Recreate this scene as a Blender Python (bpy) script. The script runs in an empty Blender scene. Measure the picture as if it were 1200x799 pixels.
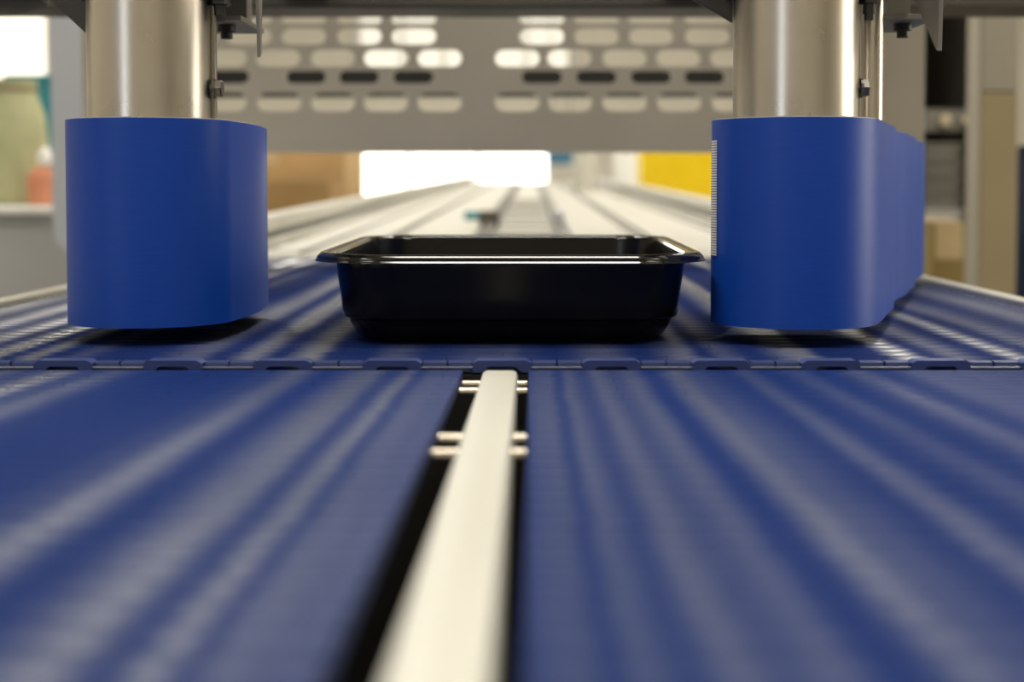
import bpy, bmesh, math, random
from mathutils import Vector, Matrix
from mathutils.geometry import tessellate_polygon

random.seed(7)
PI = math.pi
scene = bpy.context.scene
C = scene.collection

# ------------------------------------------------------------------ camera
CAM_H = 0.0752            # camera height above the top of the belt (belt top is z = 0)
PITCH = math.radians(2.5)
F = 1667.0                # focal length in pixels of the 1200 px wide frame
cam_data = bpy.data.cameras.new('camera')
cam = bpy.data.objects.new('camera', cam_data)
C.objects.link(cam)
scene.camera = cam
cam.location = (0, 0, CAM_H)
cam.rotation_euler = (PI / 2 - PITCH, 0, 0)
cam_data.sensor_width = 36.0
cam_data.lens = 36.0 * F / 1200.0
cam_data.shift_x = -22.0 / 1200.0
cam_data.shift_y = -108.7 / 1200.0
cam_data.clip_start = 0.01
cam_data.clip_end = 60
cam_data.dof.use_dof = True
cam_data.dof.focus_distance = 0.69
cam_data.dof.aperture_fstop = 7.0
cam_data.dof.aperture_blades = 0


def at(px, py, y):
    """the world point seen at pixel px, py at distance y in front of the lens"""
    u = (px - 622.0) / F
    v = (290.8 - py) / F
    dy = math.cos(PITCH) + v * math.sin(PITCH)
    dz = -math.sin(PITCH) + v * math.cos(PITCH)
    t = y / dy
    return Vector((u * t, y, CAM_H + dz * t))


# ------------------------------------------------------------------ world, exposure
world = bpy.data.worlds.new('world')
scene.world = world
world.use_nodes = True
world.node_tree.nodes['Background'].inputs[0].default_value = (1.0, 0.95, 0.86, 1)
world.node_tree.nodes['Background'].inputs[1].default_value = 0.25
scene.view_settings.view_transform = 'Standard'
scene.view_settings.look = 'None'
scene.view_settings.exposure = 0.0
scene.view_settings.gamma = 1.0
scene.view_settings.use_curve_mapping = False
try:
    scene.cycles.use_denoising = True
    scene.cycles.max_bounces = 8
    scene.cycles.sample_clamp_indirect = 6
except Exception:
    pass

LAMPS = [  # x, y, z of the ceiling lamps, length along y, watts
    (-1.3, -0.6, 2.75, 2.2, 25), (1.3, -0.6, 2.75, 2.2, 25),
    (-1.3, 2.9, 2.75, 2.2, 55), (1.3, 2.9, 2.75, 2.2, 55),
    (-1.3, 6.2, 2.75, 2.2, 80), (1.3, 6.2, 2.75, 2.2, 80),
    (0, .55, 2.75, 1.0, 20),
]


# ------------------------------------------------------------------ materials
def new_mat(name):
    m = bpy.data.materials.new(name)
    m.use_nodes = True
    return m, m.node_tree.nodes, m.node_tree.links, m.node_tree.nodes['Principled BSDF']


def mat(name, col, rough=0.5, metal=0.0, var=0.12, scale=20.0, bump=0.0, stretch=(1, 1, 1), spec=0.5, coat=0.0, rvar=0.0):
    m, N, L, b = new_mat(name)
    b.inputs['Roughness'].default_value = rough
    b.inputs['Metallic'].default_value = metal
    b.inputs['Specular IOR Level'].default_value = spec
    b.inputs['Coat Weight'].default_value = coat
    tc = N.new('ShaderNodeTexCoord')
    mp = N.new('ShaderNodeMapping')
    mp.inputs['Scale'].default_value = stretch
    L.new(tc.outputs['Object'], mp.inputs['Vector'])
    nz = N.new('ShaderNodeTexNoise')
    nz.inputs['Scale'].default_value = scale
    nz.inputs['Detail'].default_value = 4
    L.new(mp.outputs[0], nz.inputs['Vector'])
    rp = N.new('ShaderNodeValToRGB')
    rp.color_ramp.elements[0].position = 0.3
    rp.color_ramp.elements[1].position = 0.7
    rp.color_ramp.elements[0].color = (*[c * (1 - var) for c in col], 1)
    rp.color_ramp.elements[1].color = (*[min(1, c * (1 + var)) for c in col], 1)
    L.new(nz.outputs[0], rp.inputs[0])
    L.new(rp.outputs[0], b.inputs['Base Color'])
    if rvar:
        mr = N.new('ShaderNodeMapRange')
        mr.inputs['From Min'].default_value = 0.3
        mr.inputs['From Max'].default_value = 0.7
        mr.inputs['To Min'].default_value = rough - rvar
        mr.inputs['To Max'].default_value = rough + rvar
        L.new(nz.outputs[0], mr.inputs[0])
        L.new(mr.outputs[0], b.inputs['Roughness'])
    if bump:
        bp = N.new('ShaderNodeBump')
        bp.inputs['Strength'].default_value = bump
        bp.inputs['Distance'].default_value = 0.001
        L.new(nz.outputs[0], bp.inputs['Height'])
        L.new(bp.outputs[0], b.inputs['Normal'])
    return m


def emit(name, col, strength):
    m, N, L, b = new_mat(name)
    b.inputs['Base Color'].default_value = (*col, 1)
    b.inputs['Emission Color'].default_value = (*col, 1)
    b.inputs['Emission Strength'].default_value = strength
    return m


def worn_belt(name, bands, base, worn, r0, r1, s0, s1, rowoff):
    """blue belt plastic, polished and whitened in lanes along the running direction: bands = (x in metres, wear 0..1)"""
    m, N, L, b = new_mat(name)
    geo = N.new('ShaderNodeNewGeometry')
    mp = N.new('ShaderNodeMapping')
    mp.inputs['Scale'].default_value = (18, 1.6, 0)
    L.new(geo.outputs['Position'], mp.inputs['Vector'])
    nz = N.new('ShaderNodeTexNoise')
    nz.inputs['Scale'].default_value = 1.0
    nz.inputs['Detail'].default_value = 5
    L.new(mp.outputs[0], nz.inputs['Vector'])
    sep = N.new('ShaderNodeSeparateXYZ')
    L.new(geo.outputs['Position'], sep.inputs[0])
    # a little wander of the lanes
    nm = N.new('ShaderNodeMath'); nm.operation = 'MULTIPLY_ADD'
    L.new(nz.outputs[0], nm.inputs[0]); nm.inputs[1].default_value = 0.008; nm.inputs[2].default_value = -0.004
    xx = N.new('ShaderNodeMath'); xx.operation = 'ADD'
    L.new(sep.outputs[0], xx.inputs[0]); L.new(nm.outputs[0], xx.inputs[1])
    # each row shifts the lane edge a little, painting in the ridges' serrated highlights
    rw = N.new('ShaderNodeMath'); rw.operation = 'MULTIPLY_ADD'
    L.new(sep.outputs[1], rw.inputs[0]); rw.inputs[1].default_value = 1 / .015; rw.inputs[2].default_value = rowoff
    fl = N.new('ShaderNodeMath'); fl.operation = 'FLOOR'; L.new(rw.outputs[0], fl.inputs[0])
    wn = N.new('ShaderNodeTexWhiteNoise'); wn.noise_dimensions = '1D'; L.new(fl.outputs[0], wn.inputs['W'])
    jt = N.new('ShaderNodeMath'); jt.operation = 'MULTIPLY_ADD'
    L.new(wn.outputs['Value'], jt.inputs[0]); jt.inputs[1].default_value = .0011
    L.new(xx.outputs[0], jt.inputs[2])
    xx = jt
    halves = []
    for sgn in (-1, 1):
        mr = N.new('ShaderNodeMapRange')
        mr.inputs['From Min'].default_value = -0.36 if sgn < 0 else 0.0
        mr.inputs['From Max'].default_value = 0.0 if sgn < 0 else 0.36
        L.new(xx.outputs[0], mr.inputs[0])
        rp = N.new('ShaderNodeValToRGB')
        cr = rp.color_ramp
        cr.interpolation = 'EASE'
        pts = sorted((((x + 0.36) / 0.36 if sgn < 0 else x / 0.36), w) for x, w in bands if (x < 0) == (sgn < 0))
        cr.elements[0].position, cr.elements[1].position = 0.0, 1.0
        for e in (0, 1):
            w = pts[0][1] if e == 0 else pts[-1][1]
            cr.elements[e].color = (w, w, w, 1)
        for p, w in pts[:30]:
            e = cr.elements.new(p)
            e.color = (w, w, w, 1)
        L.new(mr.outputs[0], rp.inputs[0])
        halves.append(rp)
    lt = N.new('ShaderNodeMath'); lt.operation = 'GREATER_THAN'
    L.new(xx.outputs[0], lt.inputs[0]); lt.inputs[1].default_value = 0.0
    mx = N.new('ShaderNodeMix'); mx.data_type = 'FLOAT'
    L.new(lt.outputs[0], mx.inputs[0])
    L.new(halves[0].outputs[0], mx.inputs[2]); L.new(halves[1].outputs[0], mx.inputs[3])
    # patches along the lane
    pr = N.new('ShaderNodeMapRange')
    pr.inputs['From Min'].default_value = 0.3; pr.inputs['From Max'].default_value = 0.7
    pr.inputs['To Min'].default_value = 0.55; pr.inputs['To Max'].default_value = 1.15
    L.new(nz.outputs[0], pr.inputs[0])
    wear = N.new('ShaderNodeMath'); wear.operation = 'MULTIPLY'; wear.use_clamp = True
    L.new(mx.outputs[0], wear.inputs[0]); L.new(pr.outputs[0], wear.inputs[1])
    pw = N.new('ShaderNodeMath'); pw.operation = 'POWER'
    L.new(wear.outputs[0], pw.inputs[0]); pw.inputs[1].default_value = 1.5
    wear = pw
    cm = N.new('ShaderNodeMix'); cm.data_type = 'RGBA'
    L.new(wear.outputs[0], cm.inputs[0])
    cm.inputs[6].default_value = (*base, 1); cm.inputs[7].default_value = (*worn, 1)
    L.new(cm.outputs[2], b.inputs['Base Color'])
    rm = N.new('ShaderNodeMapRange')
    rm.inputs['To Min'].default_value = r0; rm.inputs['To Max'].default_value = r1
    L.new(wear.outputs[0], rm.inputs[0])
    L.new(rm.outputs[0], b.inputs['Roughness'])
    sm = N.new('ShaderNodeMapRange')
    sm.inputs['To Min'].default_value = s0; sm.inputs['To Max'].default_value = s1
    L.new(wear.outputs[0], sm.inputs[0])
    L.new(sm.outputs[0], b.inputs['Specular IOR Level'])
    return m


NEAR_BANDS = [(-.001, .3), (.0005, .3), (-.345, .3), (-.30, .5), (-.265, .8), (-.245, .3), (-.222, .8), (-.210, .4), (-.196, 1), (-.186, .35), (-.175, .65), (-.160, .1),
              (-.145, .0), (-.120, .05), (-.11, .25), (-.0975, .75), (-.085, .08), (-.0658, .85), (-.057, .2), (-.05, .8), (-.0457, .2),
              (-.041, .5), (-.032, .45), (.003, .5), (.008, .55), (.0116, .15), (.015, .65), (.022, .25), (.028, .75), (.0345, .4),
              (.0415, .65), (.0503, .0), (.061, .75), (.068, .4), (.082, .1), (.089, .6), (.0995, .03), (.112, .4), (.122, .03),
              (.138, .55), (.149, .08), (.163, .35), (.175, .3), (.2, .25), (.23, .4), (.26, .1), (.3, .3)]
BACK_BANDS = [(-.001, .15), (.0005, .15), (-.345, .6), (-.32, .9), (-.305, .4), (-.29, .9), (-.275, .3), (-.262, .8), (-.25, .15), (-.238, 1), (-.23, .1), (-.22, .85), (-.212, .08),  # wear lanes, some whitened further to paint in reflections of the bright background
              (-.199, .3), (-.188, .08), (-.171, .05), (-.149, .6), (-.138, .1), (-.1247, .9), (-.112, .1), (-.0968, .9), (-.088, .1), (-.075, .05),
              (-.0596, .4), (-.045, .1), (-.01, .4), (.01, .05), (.0345, .4), (.05, .05), (.07, .6), (.078, .1), (.0855, .45), (.1, .05),
              (.124, .85), (.132, .05), (.155, .05), (.168, .9), (.178, .06), (.19, .35), (.205, .05), (.2156, .75), (.226, .1), (.24, .4), (.26, .2), (.28, .5), (.3, .3)]

M = {}
M['near_belt'] = worn_belt('near_belt_blue', NEAR_BANDS, (.0075, .024, .125), (.068, .084, .148), .62, .27, .03, .35, -.607 / .015 + 100)
M['back_belt'] = worn_belt('back_belt_blue', BACK_BANDS, (.006, .018, .10), (.17, .18, .20), .65, .16, .02, .9, -(.620 - .015) / .015 + 100)
M['belt_edge'] = mat('belt_edge_blue', (.020, .040, .15), .5, var=.1, scale=60)
M['guide_blue'] = mat('guide_belt_blue', (.005, .064, .43), .42, var=.05, scale=90, stretch=(1, 1, 12), spec=.32)
M['guide_inner'] = mat('guide_belt_lining', (.62, .60, .50), .6)
M['knuckle'] = mat('belt_knuckle_blue', (.030, .052, .19), .5, var=.08, scale=60)
M['belt_pin'] = mat('hinge_pin_plastic', (.09, .10, .16), .3, var=.1)
M['strip'] = mat('cream_plastic', (.53, .52, .46), .45, var=.03, scale=8)
M['tray'] = mat('black_tray_plastic', (.0045, .0045, .0045), .24, var=.2, scale=80, spec=.3)
M['tray_rim'] = mat('black_tray_rim', (.005, .005, .005), .07, var=.2, scale=80, spec=.6)
M['steel'] = mat('brushed_steel', (.57, .53, .47), .30, metal=1, var=.12, scale=26, stretch=(1, 1, .5), rvar=.05, bump=.04)
M['steel_dull'] = mat('dull_steel', (.42, .39, .33), .42, metal=1, var=.1, scale=20, rvar=.05)
M['panel'] = mat('panel_steel', (.44, .405, .34), .5, metal=.35, var=.1, scale=3, rvar=.05)
M['rod'] = mat('polished_rod', (.9, .83, .70), .22, metal=1, var=.03)
M['bolt'] = mat('dark_bolt_steel', (.20, .19, .17), .35, metal=1)
M['dark_plate'] = mat('dark_painted_plate', (.045, .042, .036), .45, var=.15)
M['black'] = mat('black_rubber', (.008, .008, .008), .5, var=.2)
M['frame'] = mat('conveyor_frame_steel', (.30, .29, .26), .5, metal=.6, var=.1)
M['rail'] = mat('pale_rail', (.62, .60, .52), .35, var=.05)
M['far_white'] = mat('white_lane_plastic', (.50, .485, .43), .4, var=.05)
M['far_grey'] = mat('grey_lane_gap', (.22, .21, .19), .5, var=.1)
M['beam'] = mat('beam_paint', (.075, .068, .055), .5, var=.2, scale=3)
M['card'] = mat('cardboard', (.50, .33, .15), .8, var=.08, scale=14)
M['card_dark'] = mat('cardboard_dark', (.42, .26, .10), .8, var=.08, scale=14)
M['tape'] = mat('packing_tape', (.55, .42, .24), .3, var=.05)
M['yellow'] = mat('yellow_plastic', (.80, .58, .0), .45, var=.04)
M['teal'] = mat('teal_plastic', (.03, .22, .26), .5, var=.08)
M['navy'] = mat('navy_sign', (.03, .11, .18), .5)
M['navy_dark'] = mat('navy_paint', (.012, .025, .06), .5)
M['white'] = mat('white_plastic', (.80, .79, .74), .45, var=.03)
M['bluegrey'] = mat('blue_grey_paint', (.44, .46, .50), .5, var=.04, scale=3)
M['grey'] = mat('grey_paint', (.40, .40, .39), .5, var=.04, scale=3)
M['tan'] = mat('tan_paint', (.32, .26, .15), .55, var=.08, scale=5)
M['tan_dark'] = mat('ochre_card', (.25, .18, .06), .7, var=.08, scale=5)
M['beige'] = mat('beige_paint', (.33, .30, .24), .5, var=.06, scale=4)
M['green'] = mat('pale_green_sacking', (.42, .42, .24), .8, var=.15, scale=12)
M['orange'] = mat('orange_cloth', (.55, .22, .12), .8, var=.1)
M['dark'] = mat('dark_machine_paint', (.10, .088, .07), .5, var=.2, scale=4)
M['greytray'] = mat('grey_tray_plastic', (.26, .25, .22), .5)
M['floor'] = mat('floor_concrete', (.30, .28, .25), .6, var=.12, scale=3)
M['wall'] = mat('wall_panel', (.74, .70, .60), .7, var=.05, scale=2)
M['ceiling'] = mat('ceiling_panel', (.66, .63, .56), .8, var=.04, scale=2)
M['window'] = emit('daylight_pane', (1.0, .97, .90), 3.2)
M['window_left'] = emit('warm_daylight_pane', (1.0, .95, .78), 1.6)
M['window_high'] = emit('frosted_daylight_pane', (1.0, .97, .86), .5)
M['window_side'] = emit('side_daylight_pane', (1.0, .93, .78), 5.5)
M['window_behind'] = emit('cool_daylight_pane', (.80, .87, 1.0), 3.0)
M['lamp'] = emit('lamp_diffuser', (1.0, .95, .85), 6.0)


# ------------------------------------------------------------------ mesh helpers
class MB:
    def __init__(self):
        self.v, self.f = [], []

    def add(self, vs, fs):
        n = len(self.v)
        self.v += [tuple(p) for p in vs]
        self.f += [tuple(i + n for i in f) for f in fs]
        return self

    def box(self, x0, x1, y0, y1, z0, z1):
        vs = [(x, y, z) for x in (x0, x1) for y in (y0, y1) for z in (z0, z1)]
        return self.add(vs, [(0, 1, 3, 2), (4, 6, 7, 5), (0, 4, 5, 1), (2, 3, 7, 6), (0, 2, 6, 4), (1, 5, 7, 3)])

    def prism(self, poly, a, b, axis):
        """closed 2D polygon extruded along an axis: x -> (y,z), y -> (x,z), z -> (x,y)"""
        def P(p, t):
            return {'x': (t, p[0], p[1]), 'y': (p[0], t, p[1]), 'z': (p[0], p[1], t)}[axis]
        n = len(poly)
        vs = [P(p, a) for p in poly] + [P(p, b) for p in poly]
        fs = [(i, (i + 1) % n, n + (i + 1) % n, n + i) for i in range(n)]
        fs += [tuple(range(n))[::-1], tuple(range(n, 2 * n))]
        return self.add(vs, fs)

    def lathe(self, prof, centre=(0, 0, 0), axis='z', n=32):
        """profile of (radius, height) turned round an axis; closed where the radius is 0"""
        cx, cy, cz = centre
        vs, fs, k = [], [], len(prof)
        for i in range(n):
            a = 2 * PI * i / n
            for r, h in prof:
                if axis == 'z':
                    vs.append((cx + r * math.cos(a), cy + r * math.sin(a), cz + h))
                elif axis == 'x':
                    vs.append((cx + h, cy + r * math.cos(a), cz + r * math.sin(a)))
                else:
                    vs.append((cx + r * math.cos(a), cy + h, cz + r * math.sin(a)))
        for i in range(n):
            j = (i + 1) % n
            for q in range(k - 1):
                fs.append((i * k + q, j * k + q, j * k + q + 1, i * k + q + 1))
        return self.add(vs, fs)

    def cyl(self, r, h0, h1, centre=(0, 0, 0), axis='z', n=24):
        return self.lathe([(0, h0), (r, h0), (r, h1), (0, h1)], centre, axis, n)

    def build(self, name, material, parent=None, smooth=None, bevel=0.0, seg=2):
        me = bpy.data.meshes.new(name)
        me.from_pydata(self.v, [], self.f)
        bm = bmesh.new()
        bm.from_mesh(me)
        bmesh.ops.remove_doubles(bm, verts=bm.verts, dist=1e-6)
        bmesh.ops.dissolve_degenerate(bm, edges=bm.edges, dist=1e-6)
        bmesh.ops.recalc_face_normals(bm, faces=bm.faces)
        if bevel:
            es = [e for e in bm.edges if len(e.link_faces) == 2 and e.calc_face_angle(0) > 0.6]
            bmesh.ops.bevel(bm, geom=es, offset=bevel, segments=seg, affect='EDGES', profile=.5, clamp_overlap=True)
        bm.to_mesh(me)
        bm.free()
        me.materials.append(material)
        o = bpy.data.objects.new(name, me)
        C.objects.link(o)
        if parent:
            o.parent = parent
        if smooth is not None:
            for p in me.polygons:
                p.use_smooth = True
            me.set_sharp_from_angle(angle=math.radians(smooth))
        return o


def box(name, material, parent, x0, x1, y0, y1, z0, z1, bevel=0.0):
    return MB().box(x0, x1, y0, y1, z0, z1).build(name, material, parent, bevel=bevel)


def thing(name, label, cat, loc=(0, 0, 0), group=None):
    o = bpy.data.objects.new(name, None)
    o.empty_display_size = .05
    C.objects.link(o)
    o.location = loc
    return tag(o, label, cat, group)


def tag(o, label, cat, group=None):
    o['label'] = label
    o['category'] = cat
    if group:
        o['group'] = group
    return o


def struct(o):
    o['kind'] = 'structure'
    return o


def dup(o, parent):
    c = o.copy()
    C.objects.link(c)
    c.parent = parent
    return c


def copy_tree(o, parent=None):
    c = o.copy()
    C.objects.link(c)
    c.parent = parent
    for ch in list(o.children):
        copy_tree(ch, c)
    return c


# ------------------------------------------------------------------ the setting
FZ = -0.92
X0, X1, Y0, Y1, CZ = -5.0, 5.0, -4.0, 11.0, 2.9
struct(box('floor', M['floor'], None, X0, X1, Y0, Y1, FZ - .1, FZ))
struct(box('ceiling', M['ceiling'], None, X0, X1, Y0, Y1, CZ, CZ + .1))
struct(box('wall_left', M['wall'], None, X0 - .1, X0, Y0, Y1, FZ, CZ))
struct(box('wall_right', M['wall'], None, X1, X1 + .1, Y0, Y1, FZ, CZ))
struct(box('wall_front', M['wall'], None, X0, X1, Y0 - .1, Y0, FZ, CZ))
struct(box('wall_back', M['wall'], None, X0, X1, Y1, Y1 + .1, FZ, CZ))
struct(box('baseboard_back', M['grey'], None, X0, X1, Y1 - .02, Y1, FZ, FZ + .12))


def window(n, plane, a0, a1, z0, z1, pane, nx=2):
    """a lit window with frame, bars and panes set on a wall; plane = ('y', position, inward sign) or ('x', ...)"""
    ax, pos, sg = plane
    def bx(mb, u0, u1, w0, w1, d0, d1):
        p, q = sorted((pos + sg * d0, pos + sg * d1))
        return mb.box(u0, u1, p, q, w0, w1) if ax == 'y' else mb.box(p, q, u0, u1, w0, w1)
    root = bpy.data.objects.new('window_%d' % n, None)
    C.objects.link(root)
    root['kind'] = 'structure'
    fr = MB()
    t = .05
    bx(fr, a0 - t, a0, z0 - t, z1 + t, 0, .05); bx(fr, a1, a1 + t, z0 - t, z1 + t, 0, .05)
    bx(fr, a0, a1, z0 - t, z0, 0, .05); bx(fr, a0, a1, z1, z1 + t, 0, .05)
    w = (a1 - a0) / nx
    for i in range(1, nx):
        bx(fr, a0 + w * i - .015, a0 + w * i + .015, z0, z1, 0, .045)
    fr.build('window_frame', M['white'], root)
    for i in range(nx):
        bx(MB(), a0 + w * i + (.015 if i else 0), a0 + w * (i + 1) - (.015 if i < nx - 1 else 0), z0, z1, .005, .015).build('pane', pane, root)


window(1, ('y', Y1, -1), -1.46, .12, -.15, .60, M['window'], 3)
window(2, ('y', Y1, -1), -4.7, -3.72, .86, 1.50, M['window_left'], 2)
window(5, ('y', Y1, -1), -1.30, .28, .98, 1.36, M['window_high'], 5)  # glowing panes added on the back wall to brighten the panel's middle slots
window(3, ('x', X1, -1), .6, 3.2, -.2, 1.9, M['window_side'], 3)
window(4, ('y', Y0, 1), -3.6, -2.7, -.5, 2.0, M['window_behind'], 2)

proto = None
for i, (lx, ly, lz, ln, w) in enumerate(LAMPS):
    t = thing('ceiling_light', 'short ceiling light fixture hung crosswise right above the black tray' if i == 6 else 'long ceiling light fixture on the %s side of the line, %s' % (('left', 'right')[i % 2], ('nearest the camera', 'over the far lanes', 'by the back wall', '')[i // 2]), 'ceiling light', (lx, ly, CZ), 'ceiling lights over the line')
    hb = MB().box(-.16, .16, -ln / 2, ln / 2, -.08, 0)
    hb.build('housing', M['white'], t)
    MB().box(-.13, .13, -ln / 2 + .03, ln / 2 - .03, -.095, -.08).build('diffuser', M['lamp'], t)
    ld = bpy.data.lights.new('lamp_light', 'AREA')
    ld.shape = 'RECTANGLE'
    ld.size, ld.size_y = .28, ln - .1
    ld.energy = w
    ld.color = (1, .95, .86)
    lo = bpy.data.objects.new('lamp_light', ld)
    C.objects.link(lo)
    lo.parent = t
    lo.location = (0, 0, -.11)
    if i == 6:
        t.rotation_euler = (0, 0, PI / 2)


# ------------------------------------------------------------------ modular belts
ROW = 0.015
def row_mesh(x0, x1, offset, drop, link=.0485):
    """one row of belt links: rounded ridge across the belt, cut by a narrow joint at every link"""
    mb = MB()
    hw = ROW / 2 - .0005
    prof = [(-hw, -.0055), (hw, -.0055)]
    for i in range(13):
        t = 1 - i / 6
        prof.append((hw * t, -drop * (abs(t) ** 2.2) - .0012 * abs(t) ** 10))
    a = x0
    b = x0 + link * offset
    while a < x1 - 1e-6:
        b = min(b, x1)
        if b - a > .0012:
            mb.prism(prof, a + .0001, b - .0001, 'x')
        a, b = b, b + link
    return mb


BX0, BX1 = -.328, .306        # belt edges
YS = .614                     # the transfer edge
YE = 1.50
back = thing('conveyor_belt', 'far wide blue modular belt carrying the black tray, beyond the hinged joint', 'conveyor belt', (0, YS, 0))
r0 = row_mesh(BX0, BX1, 1.0, .0018).build('link_row', M['back_belt'], back, smooth=50)
r1 = row_mesh(BX0, BX1, .5, .0018).build('link_row', M['back_belt'], back, smooth=50)
nrows = int((YE - YS - .006) / ROW)
for k in range(nrows):
    o = (r0, r1)[k] if k < 2 else dup((r0, r1)[k % 2], back)
    o.location = (0, .006 + ROW * (k + .5), 0)

# hinge edge of the far belt: arched knuckles and recessed pairs of links between them
PER = .0474
ax0 = (588 - 622) / F * .612
def arch_mb(w=.0252, d=.009, h=.0052):
    s = w / 2
    poly = [(-s, -h), (-s, -.0012), (-s + .0022, .0), (s - .0022, .0), (s, -.0012), (s, -h), (.0082, -h), (.0064, -.0030), (.0052, -.0026),
            (-.0052, -.0026), (-.0064, -.0030), (-.0082, -h)]
    return MB().prism(poly, 0, d, 'y')
arch = arch_mb().build('hinge_knuckle', M['knuckle'], back, smooth=35)
lip_l = MB().box(.0006, PER - .0252 - .0006, 0, 1, 0, 1)
link_a = MB().prism([(.0035, -.0055), (.0035, -.0016), (.0038, -.0011), (.0046, -.0009), (.009, -.0009), (.009, -.0055)], .0006, (PER - .0252) / 2 - .0004, 'x').build('hinge_link', M['belt_edge'], back, smooth=40)
pin_m = MB().cyl(.0007, 0, PER - .0252, (0, 0, 0), 'x', 12).build('hinge_pin', M['belt_pin'], back, smooth=40)
firsta = True
k0 = math.ceil((BX0 + .0126 - ax0) / PER)
k1 = math.floor((BX1 - .0126 - ax0) / PER)
for k in range(k0, k1 + 1):
    a = arch if firsta else dup(arch, back)
    a.location = (ax0 + k * PER, -.003, 0)
    g0 = ax0 + k * PER + .0126
    if g0 + PER - .0252 < BX1:
        for q in range(2):
            l = link_a if (firsta and q == 0) else dup(link_a, back)
            l.location = (g0 + q * (PER - .0252) / 2, -.003, 0)
        p = pin_m if firsta else dup(pin_m, back)
        p.location = (g0, -.0015, -.0034)
    firsta = False

# ---- the two near belts, tilted up a little towards the camera
TILT = math.atan(.0288)
GAP0, GAP1 = -.0290, -.0010
NX0, NX1 = -.40, .40
def near_belt(name_label, x0, x1, off):
    root = thing('conveyor_belt', name_label, 'conveyor belt', (0, .607, -.0030))
    root.rotation_euler = (-TILT, 0, 0)
    a = row_mesh(x0, x1, off, .0014).build('link_row', M['near_belt'], root, smooth=50)
    b = row_mesh(x0, x1, off - .5 if off > .5 else off + .5, .0014).build('link_row', M['near_belt'], root, smooth=50)
    for k in range(39):
        o = (a, b)[k] if k < 2 else dup((a, b)[k % 2], root)
        o.location = (0, -ROW * (k + .5), 0)
    return root
near_l = near_belt('near blue modular belt to the left of the cream guide strip', NX0, GAP0, 1.0)
near_r = near_belt('near blue modular belt to the right of the cream guide strip', GAP1, NX1, .7)

# ---- cream guide strip between the near belts
strip = thing('guide_strip', 'cream plastic guide strip running toward the camera between the two near belts', 'guide strip', (0, .607, -.0030))
strip.rotation_euler = (-TILT, 0, 0)
sx0, sx1 = -.0206, -.0055
sp = MB().prism([(sx0, -.03), (sx0, -.0022), (sx0 + .0006, -.0008), (sx0 + .0022, 0), (sx1 - .0022, 0), (sx1 - .0006, -.0008), (sx1, -.0022), (sx1, -.03)], -.62, -.007, 'y')
sp.build('strip_body', M['strip'], strip, smooth=40)
for yy in (.592, .566, .4386, .4086):
    MB().cyl(.0016, GAP0 + .0005, GAP1 - .0005, (0, yy - .607, -.0050), 'x', 16).build('cross_pin', M['rod'], strip, smooth=40)

# ---- frame beneath
fr = thing('conveyor_stand', 'steel conveyor stand with pale edge rails carrying the blue belts', 'conveyor frame', (0, 0, FZ))
def fbox(n, m, x0, x1, y0, y1, z0, z1, bev=.0): return box(n, m, fr, x0, x1, y0, y1, z0 - FZ, z1 - FZ, bev)
fbox('bed_plate', M['black'], -.325, .303, .61, 1.50, -.012, -.0062)
fbox('lower_pan', M['black'], -.416, .416, .0, .60, -.155, -.148)
fbox('edge_rail', M['rail'], -.3415, -.3295, .60, 1.50, -.05, .0035, .0015)
fbox('edge_rail', M['rail'], .3075, .3195, .60, 1.50, -.05, .0035, .0015)
fbox('side_plate', M['frame'], -.350, -.3425, .60, 1.50, -.16, -.02)
fbox('side_plate', M['frame'], .3205, .328, .60, 1.50, -.16, -.02)
fbox('side_plate', M['frame'], -.425, -.417, -.02, .60, -.16, -.02)
fbox('side_plate', M['frame'], .417, .425, -.02, .60, -.16, -.02)
fbox('cross_member', M['black'], -.416, .416, .611, .62, -.16, -.0124)
for x in (-.36, .335):
    for y in (.1, 1.0):
        fbox('leg', M['frame'], x - .025, x + .025, y - .025, y + .025, FZ, -.16, .003)
for y in (.1, 1.0):
    fbox('cross_bar', M['frame'], -.34, .31, y - .02, y + .02, -.30, -.26)

# ------------------------------------------------------------------ the black tray
def rrect(hx, hy, r, n=9):
    pts = []
    for cx, cy, a0 in ((hx - r, hy - r, 0), (-hx + r, hy - r, 90), (-hx + r, -hy + r, 180), (hx - r, -hy + r, 270)):
        for i in range(n + 1):
            a = math.radians(a0 + 90 * i / n)
            pts.append((cx + r * math.cos(a), cy + r * math.sin(a)))
    return pts


def loft(rings):
    mb = MB()
    n = len(rings[0])
    for i in range(len(rings) - 1):
        mb.add(list(rings[i]) + list(rings[i + 1]), [(j, (j + 1) % n, n + (j + 1) % n, n + j) for j in range(n)])
    return mb


TX, TY = -.0100, .7700
TW, TD, TH = .0950, .1130, .0432     # half width, half depth of the rim, height
tray = thing('food_tray', 'empty black plastic food tray on the blue belt between the guide rollers', 'tray', (TX, TY, .0002))
def ring(inx, z, r): return [(x, y, z) for x, y in rrect(TW - inx, TD - inx, r)]
def warp(p):
    # the rear of the rim sits a little higher than the front
    return (p[0], p[1], p[2] + .0018 * (p[1] / TD + 1) / 2 * max(0, p[2]) / TH)
outer = [ring(.0092, TH - .0030, .030), ring(.0100, TH - .008, .029), ring(.0118, .0235, .028), ring(.0128, .0140, .027),
         ring(.0134, .0120, .027), ring(.0158, .0108, .0255), ring(.0165, .0085, .025), ring(.0195, .0030, .024), ring(.0225, .0008, .023), ring(.0260, 0, .021)]
inner = [ring(.0270, .0012, .020), ring(.0205, .0038, .023), ring(.0170, .0110, .025), ring(.0140, .0125, .026), ring(.0124, .0240, .027), ring(.0098, TH - .0016, .029)]
body = loft([[warp(p) for p in r] for r in outer])
nb = len(outer[0])
body.add([warp(p) for p in outer[-1]], [tuple(range(nb))])
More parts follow.
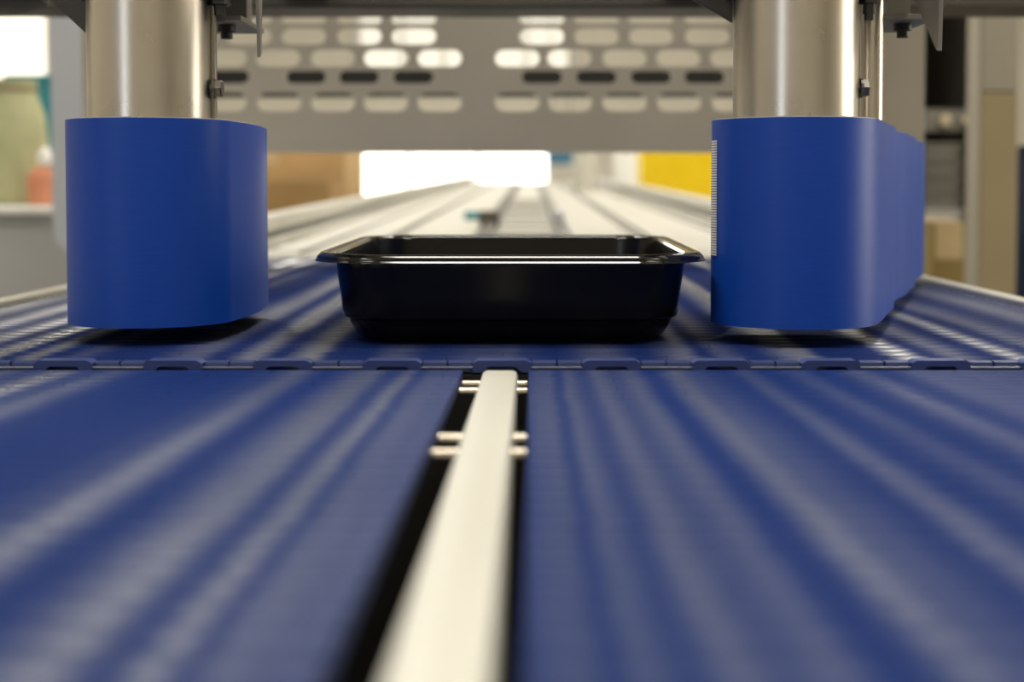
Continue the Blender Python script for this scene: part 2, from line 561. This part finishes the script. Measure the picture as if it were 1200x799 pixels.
body2 = loft([[warp(p) for p in r] for r in inner])
body.v, body.f = body.v, body.f
body.add(body2.v, body2.f)
body.add([warp(p) for p in inner[0]], [tuple(range(nb))])
# join the inner and the outer wall under the rim
body.add([warp(p) for p in outer[0]] + [warp(p) for p in inner[-1]], [(j, (j + 1) % nb, nb + (j + 1) % nb, nb + j) for j in range(nb)])
body.build('tub', M['tray'], tray, smooth=40)
rim_r = [ring(.0090, TH - .0028, .0302), ring(.0022, TH - .0030, .034), ring(.0006, TH - .0043, .035), ring(.0, TH - .0042, .0356), ring(.0, TH - .0039, .0356), ring(.00008, TH - .00382, .0355), ring(.00066, TH - .00324, .035), ring(.00074, TH - .00316, .0349),
         ring(.0009, TH - .0028, .0348), ring(.0010, TH - .0021, .0348), ring(.0011, TH - .00196, .0347), ring(.0020, TH - .00106, .034), ring(.0021, TH - .00096, .034), ring(.0028, TH - .0003, .0335), ring(.0036, TH, .033), ring(.0052, TH - .0002, .032), ring(.0060, TH - .0007, .0316), ring(.0072, TH - .0007, .0306), ring(.0084, TH - .0003, .0303), ring(.0094, TH - .0006, .0295), ring(.0100, TH - .0020, .029), ring(.0090, TH - .0028, .0302)]
loft([[warp(p) for p in r] for r in rim_r]).build('rim', M['tray_rim'], tray, smooth=50)


# ------------------------------------------------------------------ guide belt units
def hexbolt(name, parent, centre, axis, sgn, r=.0046, h=.0045, m='steel_dull'):
    mb = MB()
    cx, cy, cz = centre
    mb.lathe([(0, 0), (r * 1.05, 0), (r * 1.05, sgn * .0012), (0, sgn * .0012)], centre, axis, 16)
    mb.lathe([(0, sgn * .0012), (r, sgn * .0012), (r, sgn * (h - .0006)), (r * .85, sgn * h), (0, sgn * h)], centre, axis, 6)
    mb.lathe([(0, sgn * -.004), (r * .55, sgn * -.004), (r * .55, 0), (0, 0)], centre, axis, 10)
    return mb.build(name, M[m], parent)


def loop_path(r, L, ripple=0.0, bulge=0.0, na=28, ns=26):
    """outline of a belt round two pulleys: nose pulley at the origin, far pulley at y = L"""
    pts = []
    for i in range(na + 1):                    # round the nose from +x over -y to -x
        a = -PI * i / na
        pts.append((r * math.cos(a), r * math.sin(a)))
    for i in range(1, ns):
        pts.append((-r, L * i / ns))
    for i in range(na + 1):
        a = PI - PI * i / na
        pts.append((r * math.cos(a), L + r * math.sin(a)))
    for i in range(1, ns):
        t = 1 - i / ns
        w = math.sin(t * PI) ** .5 * ripple * (math.sin(t * 13.5) + .6 * math.sin(t * 29 + 1))
        pts.append((r + w + bulge * math.sin(t * PI), L * t))
    return pts


def guide_unit(label, loc, rot, L, ripple, bulge, seam, mirror):
    root = thing('guide_belt_unit', label, 'guide roller', loc, 'blue guide belt units hanging over the belt')
    R0, th, z0, z1 = .0405, .0018, .0084, .1072
    rb = MB()
    out = loop_path(R0, L, ripple, bulge)
    inn = loop_path(R0 - th, L, ripple, bulge)
    c, s = math.cos(rot), math.sin(rot)
    T = lambda p: (c * p[0] - s * p[1], s * p[0] + c * p[1])
    out = [T(p) for p in out]; inn = [T(p) for p in inn]
    n = len(out)
    zs = [z0, z0 + .0012, z1 - .0012, z1]
    for a, b in zip(zs[:-1], zs[1:]):
        rb.add([(x, y, a) for x, y in out] + [(x, y, b) for x, y in out], [(j, (j + 1) % n, n + (j + 1) % n, n + j) for j in range(n)])
    for z in (z0, z1):
        rb.add([(x, y, z) for x, y in out] + [(x, y, z) for x, y in inn], [(j, (j + 1) % n, n + (j + 1) % n, n + j) for j in range(n)])
    belt = rb.build('guide_belt', M['guide_blue'], root, smooth=50)
    lin = MB()
    lin.add([(x, y, z0) for x, y in inn] + [(x, y, z1 + .0006) for x, y in inn], [(j, (j + 1) % n, n + (j + 1) % n, n + j) for j in range(n)])
    in2 = [T(p) for p in loop_path(R0 - th - .0014, L, ripple, bulge)]
    lin.add([(x, y, z0) for x, y in in2] + [(x, y, z1 + .0006) for x, y in in2], [(j, (j + 1) % n, n + (j + 1) % n, n + j) for j in range(n)])
    for z in (z0, z1 + .0006):
        lin.add([(x, y, z) for x, y in inn] + [(x, y, z) for x, y in in2], [(j, (j + 1) % n, n + (j + 1) % n, n + j) for j in range(n)])
    lin.build('belt_lining', M['guide_inner'], root, smooth=50)
    if seam:
        lc = MB()
        ang = math.radians(188)
        for i in range(45):
            z = .0415 + i * .00125
            r = R0 + .0003
            q = []
            for a in (ang - .12, ang, ang + .12):
                q.append((r * math.cos(a), r * math.sin(a)))
            lc.add([(q[0][0], q[0][1], z), (q[1][0] - .0007, q[1][1], z), (q[2][0], q[2][1], z),
                    (q[0][0], q[0][1], z + .0008), (q[1][0] - .0007, q[1][1], z + .0008), (q[2][0], q[2][1], z + .0008)],
                   [(0, 1, 4, 3), (1, 2, 5, 4), (3, 4, 5), (2, 1, 0), (0, 3, 5, 2)])
        lo = lc.build('belt_lacing', M['white'], belt)
        lo['label'] = 'pale ribbed lacing joining the belt'
        lo['kind'] = 'stuff'
    pr = R0 - th - .0016
    for k, (x, y) in enumerate((T((0, 0)), T((0, L)))):
        MB().cyl(pr, z0 + .003, z1 - .003, (x, y, 0), 'z', 40).build('pulley', M['steel_dull'], root, smooth=40)
    # drive tube
    CR = .0302
    MB().lathe([(0, z1 - .003), (CR, z1 - .003), (CR, .20), (0, .20)], (0, 0, 0), 'z', 64).build('drive_tube', M['steel'], root, smooth=40)
    MB().lathe([(CR + .0002, .1665), (CR + .0035, .1668), (CR + .0035, .20), (CR + .0002, .20)], (0, 0, 0), 'z', 48).build('collar', M['black'], root, smooth=40)
    # thin plate along the right of the tube with its bolts
    MB().box(CR + .0004, CR + .0020, .000, .004, z1 - .002, .20).build('edge_plate', M['steel_dull'], root, bevel=.0004)
    hexbolt('bolt', root, (CR + .0012, -.001, .1232), 'x', 1, m='bolt')
    st = MB()
    st.cyl(.0030, .1590, .185, (CR + .0052, -.002, 0), 'z', 12)
    st.lathe([(0, .1560), (.0022, .1560), (.0022, .160), (0, .160)], (CR + .0052, -.002, 0), 'z', 8)
    st.build('stud', M['dark_plate'], root)
    MB().lathe([(0, .164), (.0056, .164), (.0056, .169), (0, .169)], (CR + .0052, -.002, 0), 'z', 6).build('stud_nut', M['dark_plate'], root)
    # arm, gusset and wing plates at the top
    MB().box(-.045, .062, -.030, .040, .200, .206).build('top_plate', M['dark_plate'], root, bevel=.0005)
    MB().box(-.020, .020, .030, .500 - (loc[1] - .70), .236, .262).box(-.020, .020, .030, .056, .206, .236).build('mounting_arm', M['dark_plate'], root, bevel=.001)
    g = MB()
    if not mirror:
        g.prism([(-CR, .1485), (-CR, .200), (-.088, .200), (-.050, .1670)], .004, .0065, 'y')
    else:
        g.prism([(-CR, .1555), (-CR, .200), (-.094, .200), (-.0525, .1685)], .004, .0065, 'y')
    g.build('gusset_plate', M['dark_plate'], root, bevel=.0003)
    kx = .072 if mirror else .022
    MB().box(kx - .022, kx + .012, .055, .120, .1630, .1660).build('shelf_plate', M['frame'], root, bevel=.0004)
    MB().box(kx - .004, kx + .008, .090, .105, .1660, .200).build('shelf_hanger', M['frame'], root)
    kb = MB()
    kb.lathe([(0, .1555), (.0032, .1555), (.0032, .1590), (.0048, .1594), (.0048, .1630), (0, .1630)], (kx, .075, 0), 'z', 20)
    kb.build('clamp_knob', M['black'], root, smooth=40)
    if mirror:
        MB().box(-.045, .095, .040, .120, .200, .206).build('rear_plate', M['dark_plate'], root)
    else:
        MB().box(-.045, .062, .040, .120, .200, .206).build('rear_plate', M['dark_plate'], root)
    w = MB()
    if not mirror:
        w.prism([(-.004, .200), (.013, .200), (.006, .1410), (.0035, .1390)], .0522, .0540, 'x')
    else:
        w.prism([(.0, .200), (.085, .200), (.006, .1425), (.003, .1415)], .0705, .0727, 'x')
    w.build('wing_plate', M['frame'], root, bevel=.0003)
    return root


ul = guide_unit('blue guide belt unit left of the tray, grey post behind it', (-.1880, .7060, 0), 0.0, .088, 0.0, .0030, False, False)
ur = guide_unit('blue guide belt unit right of the tray, angled outward with a rippled side', (.1295, .7000, 0), -math.radians(18.4), .42, .0016, 0.0, True, True)
MB().cyl(.0068, .1085, .21, (.0490, .052, 0), 'z', 24).build('rear_post', M['steel'], ur, smooth=40)

# ------------------------------------------------------------------ gantry and slotted panel
ga = thing('gantry', 'dark steel gantry beam crossing above the belt in front of the slotted panel', 'gantry', (0, 1.2, FZ))
def gbox(n, m, x0, x1, y0, y1, z0, z1, bev=.002): return box(n, m, ga, x0, x1, y0 - 1.2, y1 - 1.2, z0 - FZ, z1 - FZ, bev)
gbox('beam', M['beam'], -.95, .95, 1.20, 1.27, .2245, .31)
gbox('post', M['beam'], -1.02, -.95, 1.20, 1.27, FZ, .31)
gbox('post', M['beam'], .95, 1.02, 1.20, 1.27, FZ, .31)

mo = thing('gear_motor', 'black round motor end at the top left corner, above the window', 'motor', (-.325, .80, .1745))
MB().lathe([(0, 0), (.040, 0), (.052, .004), (.056, .012), (.056, .10), (0, .10)], (0, 0, 0), 'z', 40).build('motor_housing', M['black'], mo, smooth=40)
MB().box(-.02, .02, 0, .40, .10, .12).build('motor_bracket', M['dark_plate'], mo)

PY = 1.50
pn = thing('slotted_panel', 'grey steel cross panel with rows of oblong slots above the far conveyor', 'panel', (0, PY, FZ))
pz0 = at(600, 178, PY).z
px0, px1, pz1 = at(96, 100, PY).x, at(1023, 100, PY).x, .42
def slot_poly(cx, cz, hw, hh, n=6):
    pts = []
    for sx, a0 in ((1, -90), (-1, 90)):
        for i in range(n + 1):
            a = math.radians(a0 + 180 * i / n)
            pts.append((cx + sx * (hw - hh) + hh * math.cos(a), cz + hh * math.sin(a)))
    return pts
slots = []
rows = [(22, 5.5, (38, 101, 164, 229, 292, 356, 421, 485, 635, 699, 763, 829, 893, 957)), (42.5, 9.5, (38, 101, 164, 229, 292, 356, 421, 485, 635, 699, 763, 829, 893, 957)),
        (68, 10, (132, 196, 263, 326, 390, 452, 515, 606, 667, 732, 795, 858, 922, 985)), (90, 7.5, (143, 207, 268, 358, 420, 484, 635, 699, 763, 826, 890, 953)),
        (119.5, 11, (132, 196, 263, 327, 390, 452, 515, 606, 668, 732, 796, 860, 924, 987))]
for py, hh, cs in rows:
    for cx in cs:
        if cx < 120:
            continue
        p = at(cx, py, PY)
        s = PY / F
        hw = (23.5 if py == 90 else 26) * s
        slots.append(slot_poly(p.x, p.z, hw, min(hh * s, hw * .95)))
outer_p = [(px0, pz0), (px1, pz0), (px1, pz1), (px0, pz1)]
loops = [outer_p] + [s[::-1] for s in slots]
flat = [p for l in loops for p in l]
tris = tessellate_polygon([[Vector((x, z, 0)) for x, z in l] for l in loops])
pm = MB()
TH_P = .006
for y in (0, TH_P):
    pm.add([(x, y, z - FZ) for x, z in flat], [tuple(t) for t in tris])
for l in loops:
    n = len(l)
    pm.add([(x, 0, z - FZ) for x, z in l] + [(x, TH_P, z - FZ) for x, z in l], [(j, (j + 1) % n, n + (j + 1) % n, n + j) for j in range(n)])
pm.build('slotted_sheet', M['panel'], pn)
box('bottom_fold', M['panel'], pn, px0, px1, TH_P, .05, pz0 - FZ, pz0 + .002 - FZ)
# dark bar seen through the lower slots
za, zb = at(600, 112.5, 1.9).z, at(600, 79, 1.9).z
rp = at(1026, 100, 1.56).x, at(1075, 100, 1.56).x
box('rear_bar', M['black'], pn, px0 + .002, rp[0] + .02, .40, .44, za - FZ, zb - FZ)
rp = at(1026, 100, 1.56).x, at(1075, 100, 1.56).x
po = box('side_post', M['beige'], pn, rp[0], rp[1], .03, .09, 0, .42 - FZ, .002)
po['label'] = 'beige upright at the right end'
box('side_post', M['frame'], pn, px0, px0 + .04, .006, .05, 0, .42 - FZ)
box('bar_bracket', M['frame'], pn, rp[0], rp[0] + .03, .09, .44, za - FZ, zb - FZ)
box('bar_bracket', M['frame'], pn, px0, px0 + .03, .05, .44, za - FZ, zb - FZ)

# ------------------------------------------------------------------ far conveyor
SL = .0156
fc = thing('lane_conveyor', 'pale far conveyor with white lanes and raised side rails beyond the slotted panel', 'conveyor', (0, 1.515, 0))
fc.rotation_euler = (math.atan(SL), 0, 0)
LEN = 6.4
def cbox(n, m, x0, x1, y0, y1, z0, z1, bev=0.0): return box(n, M[m], fc, x0, x1, y0, y1, z0, z1, bev)
cbox('bed', 'far_grey', -.318, .305, 0, LEN, -.03, -.006)
for x0, x1 in ((-.300, -.195), (-.180, -.082), (.058, .150), (.165, .285)):
    cbox('lane_belt', 'far_white', x0, x1, 0, LEN, -.0055, 0, .001)
cbox('centre_lane', 'far_white', -.048, .030, 0, LEN, -.0055, -.002, .001)
for k in range(14):
    cbox('cross_slat', 'far_grey' if k % 2 else 'far_white', -.046, .028, .30 + k * .16, .34 + k * .16, -.002, .001)
for x0, x1 in ((-.345, -.315), (.305, .335)):
    cbox('side_rail', 'far_white', x0, x1, .10, LEN, .016, .035, .003)
    cbox('rail_web', 'grey', x0 + .008, x1 - .008, .10, LEN, -.03, .016)
for x0, x1 in ((-.310, -.302), (.288, .297)):
    cbox('lane_guide', 'far_white', x0, x1, .0, LEN, -.006, .010, .001)
for x in (-.335, .315):
    for y in (.1, 2.0, 4.0, 6.2):
        MB().box(x - .02, x + .02, y - .02, y + .02, FZ - SL * y + .001, -.03).build('leg', M['frame'], fc)
for x in (-.19, -.072, -.062, .040, .140, -.255, .263):
    cbox('lane_guide', 'far_grey', x, x + .004, .05, LEN, -.006, .003)
sb = MB().box(-.085, -.052, .80, .86, -.005, .022).build('sensor_box', M['dark'], fc, bevel=.002)
sb['label'] = 'small dark box between the lanes'
cbox('sensor_box', 'teal', -.118, -.090, 1.0, 1.05, 0, .014, .002)
cbox('sensor_box', 'bluegrey', .040, .056, .84, .93, -.005, .020, .002)

# ------------------------------------------------------------------ background, middle
def carton(label, x0, x1, y0, y1, z0, z1, m='card', group=None):
    root = thing('cardboard_box', label, 'box', ((x0 + x1) / 2, (y0 + y1) / 2, z0), group)
    hx, hy, h = (x1 - x0) / 2, (y1 - y0) / 2, z1 - z0
    box('carton_body', M[m], root, -hx, hx, -hy, hy, 0, h - .003, .002)
    box('flap', M[m], root, -hx, -.001, -hy, hy, h - .0025, h, 0)
    box('flap', M[m], root, .001, hx, -hy, hy, h - .0025, h, 0)
    box('tape_strip', M['tape'], root, -.022, .022, -hy - .0006, hy, h, h + .0006, 0)
    box('tape_strip', M['tape'], root, -.022, .022, -hy - .0008, -hy - .0001, h - .06, h + .0006, 0)
    return root


def table(label, x0, x1, y0, y1, z, m='grey'):
    root = thing('side_table', label, 'table', ((x0 + x1) / 2, (y0 + y1) / 2, FZ))
    hx, hy, h = (x1 - x0) / 2, (y1 - y0) / 2, z - FZ
    box('tabletop', M[m], root, -hx, hx, -hy, hy, h - .03, h, .003)
    for sx in (-1, 1):
        for sy in (-1, 1):
            box('leg', M['frame'], root, sx * (hx - .03) - .02, sx * (hx - .03) + .02, sy * (hy - .03) - .02, sy * (hy - .03) + .02, 0, h - .03)
    return root


tz = .004
table('grey side table left of the far conveyor, holding cartons', -.765, -.40, 2.78, 3.7, tz)
carton('tan cardboard box left of the far conveyor, larger one at the rear', -.74, at(404, 200, 3.1).x, 3.1, 3.45, tz, .182)
carton('lower cardboard box standing in front of the larger tan box', -.72, at(386, 200, 2.8).x, 2.8, 3.05, tz, at(350, 214, 2.8).z, 'card_dark')
table('grey side table right of the far conveyor, holding the yellow crate', .345, 1.1, 4.2, 5.3, .010)
yc0, yc1 = at(753, 200, 4.5).x, at(850, 200, 4.5).x
yb = thing('yellow_crate', 'tall yellow plastic crate with upright ribs right of the far conveyor', 'crate', ((yc0 + yc1) / 2, 4.63, .010))
hw = (yc1 - yc0) / 2
cr = MB()
cr.box(-hw, hw, -.12, -.114, 0, .26).box(-hw, hw, .114, .12, 0, .26).box(-hw, -hw + .006, -.114, .114, 0, .26).box(hw - .006, hw, -.114, .114, 0, .26).box(-hw, hw, -.12, .12, 0, .006)
cr.build('crate_body', M['yellow'], yb)
for i in range(9):
    x = -hw + .006 + i * (2 * hw - .012) / 8
    box('rib', M['yellow'], yb, x - .004, x + .004, -.128, -.12, 0, .26)
box('crate_rim', M['yellow'], yb, -hw - .006, hw + .006, -.13, -.12, .245, .262)
table('narrow grey table behind the yellow crate, holding a white tub', .345, .80, 5.8, 6.4, .03)
def tub(label, cx, y, z, r, h, m, name='plastic_tub'):
    root = thing(name, label, 'tub', (cx, y, z))
    MB().lathe([(0, 0), (r * .9, 0), (r, h), (r * .95, h), (r * .86, .01), (0, .01)], (0, 0, 0), 'z', 32).build('tub_wall', M[m], root, smooth=40)
    MB().lathe([(r, h - .015), (r + .006, h - .012), (r + .006, h), (r * .97, h + .002)], (0, 0, 0), 'z', 32).build('tub_rim', M[m], root, smooth=40)
    return root
tub('white tub on the narrow table beside the yellow crate', at(733, 200, 6.1).x + .005, 6.1, .03, .058, .26, 'white')
tub('beige tub standing on the far end of the pale conveyor', at(686, 200, 5.2).x, 5.2, .0585, .050, .24, 'far_white')
sgx0, sgx1 = at(641, 185, 7.6).x, at(673, 185, 7.6).x
sgz0 = at(650, 193, 7.6).z
sg = thing('hanging_sign', 'dark teal hanging board under the slotted panel edge, left of beige tub', 'sign', ((sgx0 + sgx1) / 2, 7.6, sgz0))
box('board', M['navy'], sg, -(sgx1 - sgx0) / 2, (sgx1 - sgx0) / 2, -.015, .015, 0, .25)
for x in (-.05, .05):
    MB().cyl(.004, .25, CZ - sgz0, (x, 0, 0), 'z', 8).build('hanger_rod', M['frame'], sg)

# ------------------------------------------------------------------ background, left
gp0, gp1 = at(59, 100, 2.2).x, at(200, 100, 2.2).x
zl = at(60, 300, 2.2).z
gd = thing('machine_guard', 'blue-grey upright machine guard with rounded lower corner behind left guide unit', 'machine guard', ((gp0 + gp1) / 2, 2.2, FZ))
hw = (gp1 - gp0) / 2
R = .04
poly = [(hw, zl - FZ), (hw, .75 - FZ), (-hw, .75 - FZ)] + [(-hw + R - R * math.cos(math.radians(a)), zl - FZ + R - R * math.sin(math.radians(a))) for a in range(0, 91, 15)]
MB().prism(poly, 0, .03, 'y').build('guard_sheet', M['bluegrey'], gd, bevel=.002)
box('guard_post', M['grey'], gd, hw - .06, hw, .03, .09, 0, .75 - FZ)

cb_y = 2.5
cbx1 = at(96, 300, cb_y).x
ctz = at(30, 251, cb_y).z
cbn = thing('steel_cabinet', 'light grey cabinet with a white worktop at the left edge', 'cabinet', (cbx1 - .46, cb_y, FZ))
box('cabinet_body', M['grey'], cbn, -.45, .45, 0, .5, .08, ctz - FZ - .001)
box('plinth', M['dark'], cbn, -.43, .43, .03, .48, 0, .08)
box('cabinet_top', M['white'], cbn, -.46, .46, -.02, .5, ctz - FZ, at(30, 242, cb_y).z - FZ, .003)
for sx in (-1, 1):
    d = box('cabinet_door', M['grey'], cbn, min(sx * .005, sx * .44), max(sx * .005, sx * .44), -.012, -.001, .10, ctz - FZ - .03, .002)
    box('handle', M['steel_dull'], d, sx * .03 - .006, sx * .03 + .006, -.03, -.0125, .60, .72)
top = at(30, 242, cb_y).z
sk = thing('paper_sack', 'pale green bulging sack on the white worktop at the left edge', 'sack', (at(16, 200, 2.7).x, 2.7, top))
MB().lathe([(0, 0), (.055, 0), (.066, .02), (.066, .10), (.058, .17), (.044, .21), (.042, .222), (.046, .236), (0, .236)], (0, 0, 0), 'z', 28).build('sack_body', M['green'], sk, smooth=60)
MB().lathe([(.044, .214), (.047, .216), (.047, .221), (.043, .222)], (0, 0, 0), 'z', 24).build('tie_band', M['tan'], sk, smooth=60)
te = thing('teal_crate', 'tall teal crate on the white worktop behind the pale sack', 'crate', (at(44, 200, 2.9).x, 2.9, top))
box('crate_body', M['teal'], te, -.045, .045, -.04, .06, 0, at(40, 90, 2.9).z - top, .004)
box('crate_rim', M['teal'], te, -.05, .05, -.045, .065, at(40, 96, 2.9).z - top, at(40, 90, 2.9).z - top + .001, .002)
oc = thing('folded_cloth', 'small orange folded cloth bundle on worktop in front of teal crate', 'cloth', (at(51, 200, 2.62).x, 2.62, top))
MB().lathe([(0, 0), (.024, .0), (.030, .015), (.028, .03), (.031, .045), (.026, .06), (.012, .072), (0, .074)], (0, 0, 0), 'z', 20).build('cloth_bundle', M['orange'], oc, smooth=60)
MB().lathe([(0, .0745), (.012, .075), (.014, .092), (.006, .105), (0, .106)], (.004, 0, 0), 'z', 16).build('cloth_tip', M['white'], oc, smooth=60)

# ------------------------------------------------------------------ background, right
tp0, tp1 = at(1150, 100, 2.1).x, at(1194, 100, 2.1).x
tpn = thing('tan_post', 'tan upright post with a grey upper cover at the right edge', 'post', ((tp0 + tp1) / 2, 2.1, FZ))
hw = (tp1 - tp0) / 2
zc = at(1170, 108, 2.1).z - FZ
box('post_body', M['tan'], tpn, -hw, hw, 0, .06, 0, zc, .003)
box('post_cover', M['beige'], tpn, -hw, hw, -.002, .06, zc + .0005, 1.9, .003)
box('post_edge', M['beige'], tpn, -hw - .003, -hw - .0005, .0, .06, 0, 1.9, .001)
nc = thing('navy_cabinet', 'dark navy cabinet side cut by the right picture edge', 'cabinet', (at(1197, 200, 2.4).x + .312, 2.4, FZ))
box('cabinet_body', M['navy_dark'], nc, -.3, .3, 0, .4, .05, at(1197, 175, 2.4).z - FZ, .004)
box('plinth', M['dark'], nc, -.28, .28, .02, .38, 0, .05)
box('cabinet_lid', M['navy_dark'], nc, -.305, .305, -.01, .4, at(1197, 175, 2.4).z - FZ + .001, at(1197, 170, 2.4).z - FZ, .002)

rk_y = 2.6
rx0, rx1 = at(1076, 100, rk_y).x, at(1152, 100, rk_y).x
rk = thing('storage_rack', 'dark open rack with metal back between the beige upright and tan post', 'rack', ((rx0 + rx1) / 2, rk_y, FZ))
hw = (rx1 - rx0) / 2
box('back_sheet', M['dark'], rk, -hw, hw, .30, .31, 0, 1.9)
rs = box('side_sheet', M['dark'], rk, hw - .02, hw, 0, .30, 0, 1.9)
box('side_sheet', M['dark'], rk, -hw, -hw + .006, 0, .30, 0, 1.9)
shz = at(1110, 262, rk_y).z
box('shelf', M['tan'], rk, -hw + .006, hw - .02, .0, .30, shz - FZ - .012, shz - FZ, .001)
wb = thing('white_tray', 'white shallow tray lowest on the rack shelf, beneath the grey trays', 'tray', ((rx0 + rx1) / 2 - .007, rk_y + .1, shz))
def shallow(root, hw2, hd, h, m):
    mb = loft([[(x * 1.0, y, z) for x, y in rrect(a, b, .01, 4)] for a, b, z in ((hw2 - .008, hd - .008, 0), (hw2 - .003, hd - .003, h - .003), (hw2, hd, h - .003), (hw2, hd, h), (hw2 - .006, hd - .006, h), (hw2 - .011, hd - .011, .002))])
    b0 = [(x, y, 0) for x, y in rrect(hw2 - .008, hd - .008, .01, 4)]
    mb.add(b0, [tuple(range(len(b0)))])
    b1 = [(x, y, .002) for x, y in rrect(hw2 - .011, hd - .011, .01, 4)]
    mb.add(b1, [tuple(range(len(b1)))])
    return mb.build('tray_shell', M[m], root, smooth=40)
shallow(wb, .0435, .09, .026, 'white')
places = ['lowest of the grey trays, directly on the white one', 'second grey tray up on the rack', 'third grey tray up on the rack', 'top grey tray of the rack stack']
z = shz + .0265
for i in range(4):
    t = thing('grey_tray', 'grey shallow plastic tray, ' + places[i], 'tray', ((rx0 + rx1) / 2 - .007 + random.uniform(-.001, .001), rk_y + .1, z), 'grey trays stacked on the rack')
    shallow(t, .0435, .088, .030, 'greytray')
    z += .0305
gl = thing('door_latch', 'shiny round steel knobs hanging on the dark rack above the trays', 'latch', ((rx0 + rx1) / 2, rk_y + .02, at(1100, 140, rk_y).z))
for dx, r in ((-.008, .014), (.030, .010)):
    MB().lathe([(0, -.02), (r * .8, -.02), (r, -.012), (r * .7, 0), (0, .002)], (dx, 0, 0), 'y', 20).build('knob', M['rod'], gl, smooth=50)
box('latch_plate', M['frame'], gl, -hw + .0062, hw - .0202, .0021, .008, -.02, .02)
carton('ochre carton on the floor stand below the rack shelf', at(1092, 300, 2.3).x, at(1132, 300, 2.3).x, 2.3, 2.5, at(1110, 345, 2.3).z, at(1110, 260, 2.3).z, 'tan_dark')
cz = at(1110, 345, 2.3).z
fs = thing('floor_stand', 'dark box stand under the ochre carton', 'stand', (at(1112, 300, 2.3).x, 2.4, FZ))
box('stand_body', M['dark'], fs, -.05, .05, -.1, .1, 0, cz - FZ - .012)
box('stand_top', M['dark'], fs, -.055, .055, -.105, .105, cz - FZ - .0118, cz - FZ)
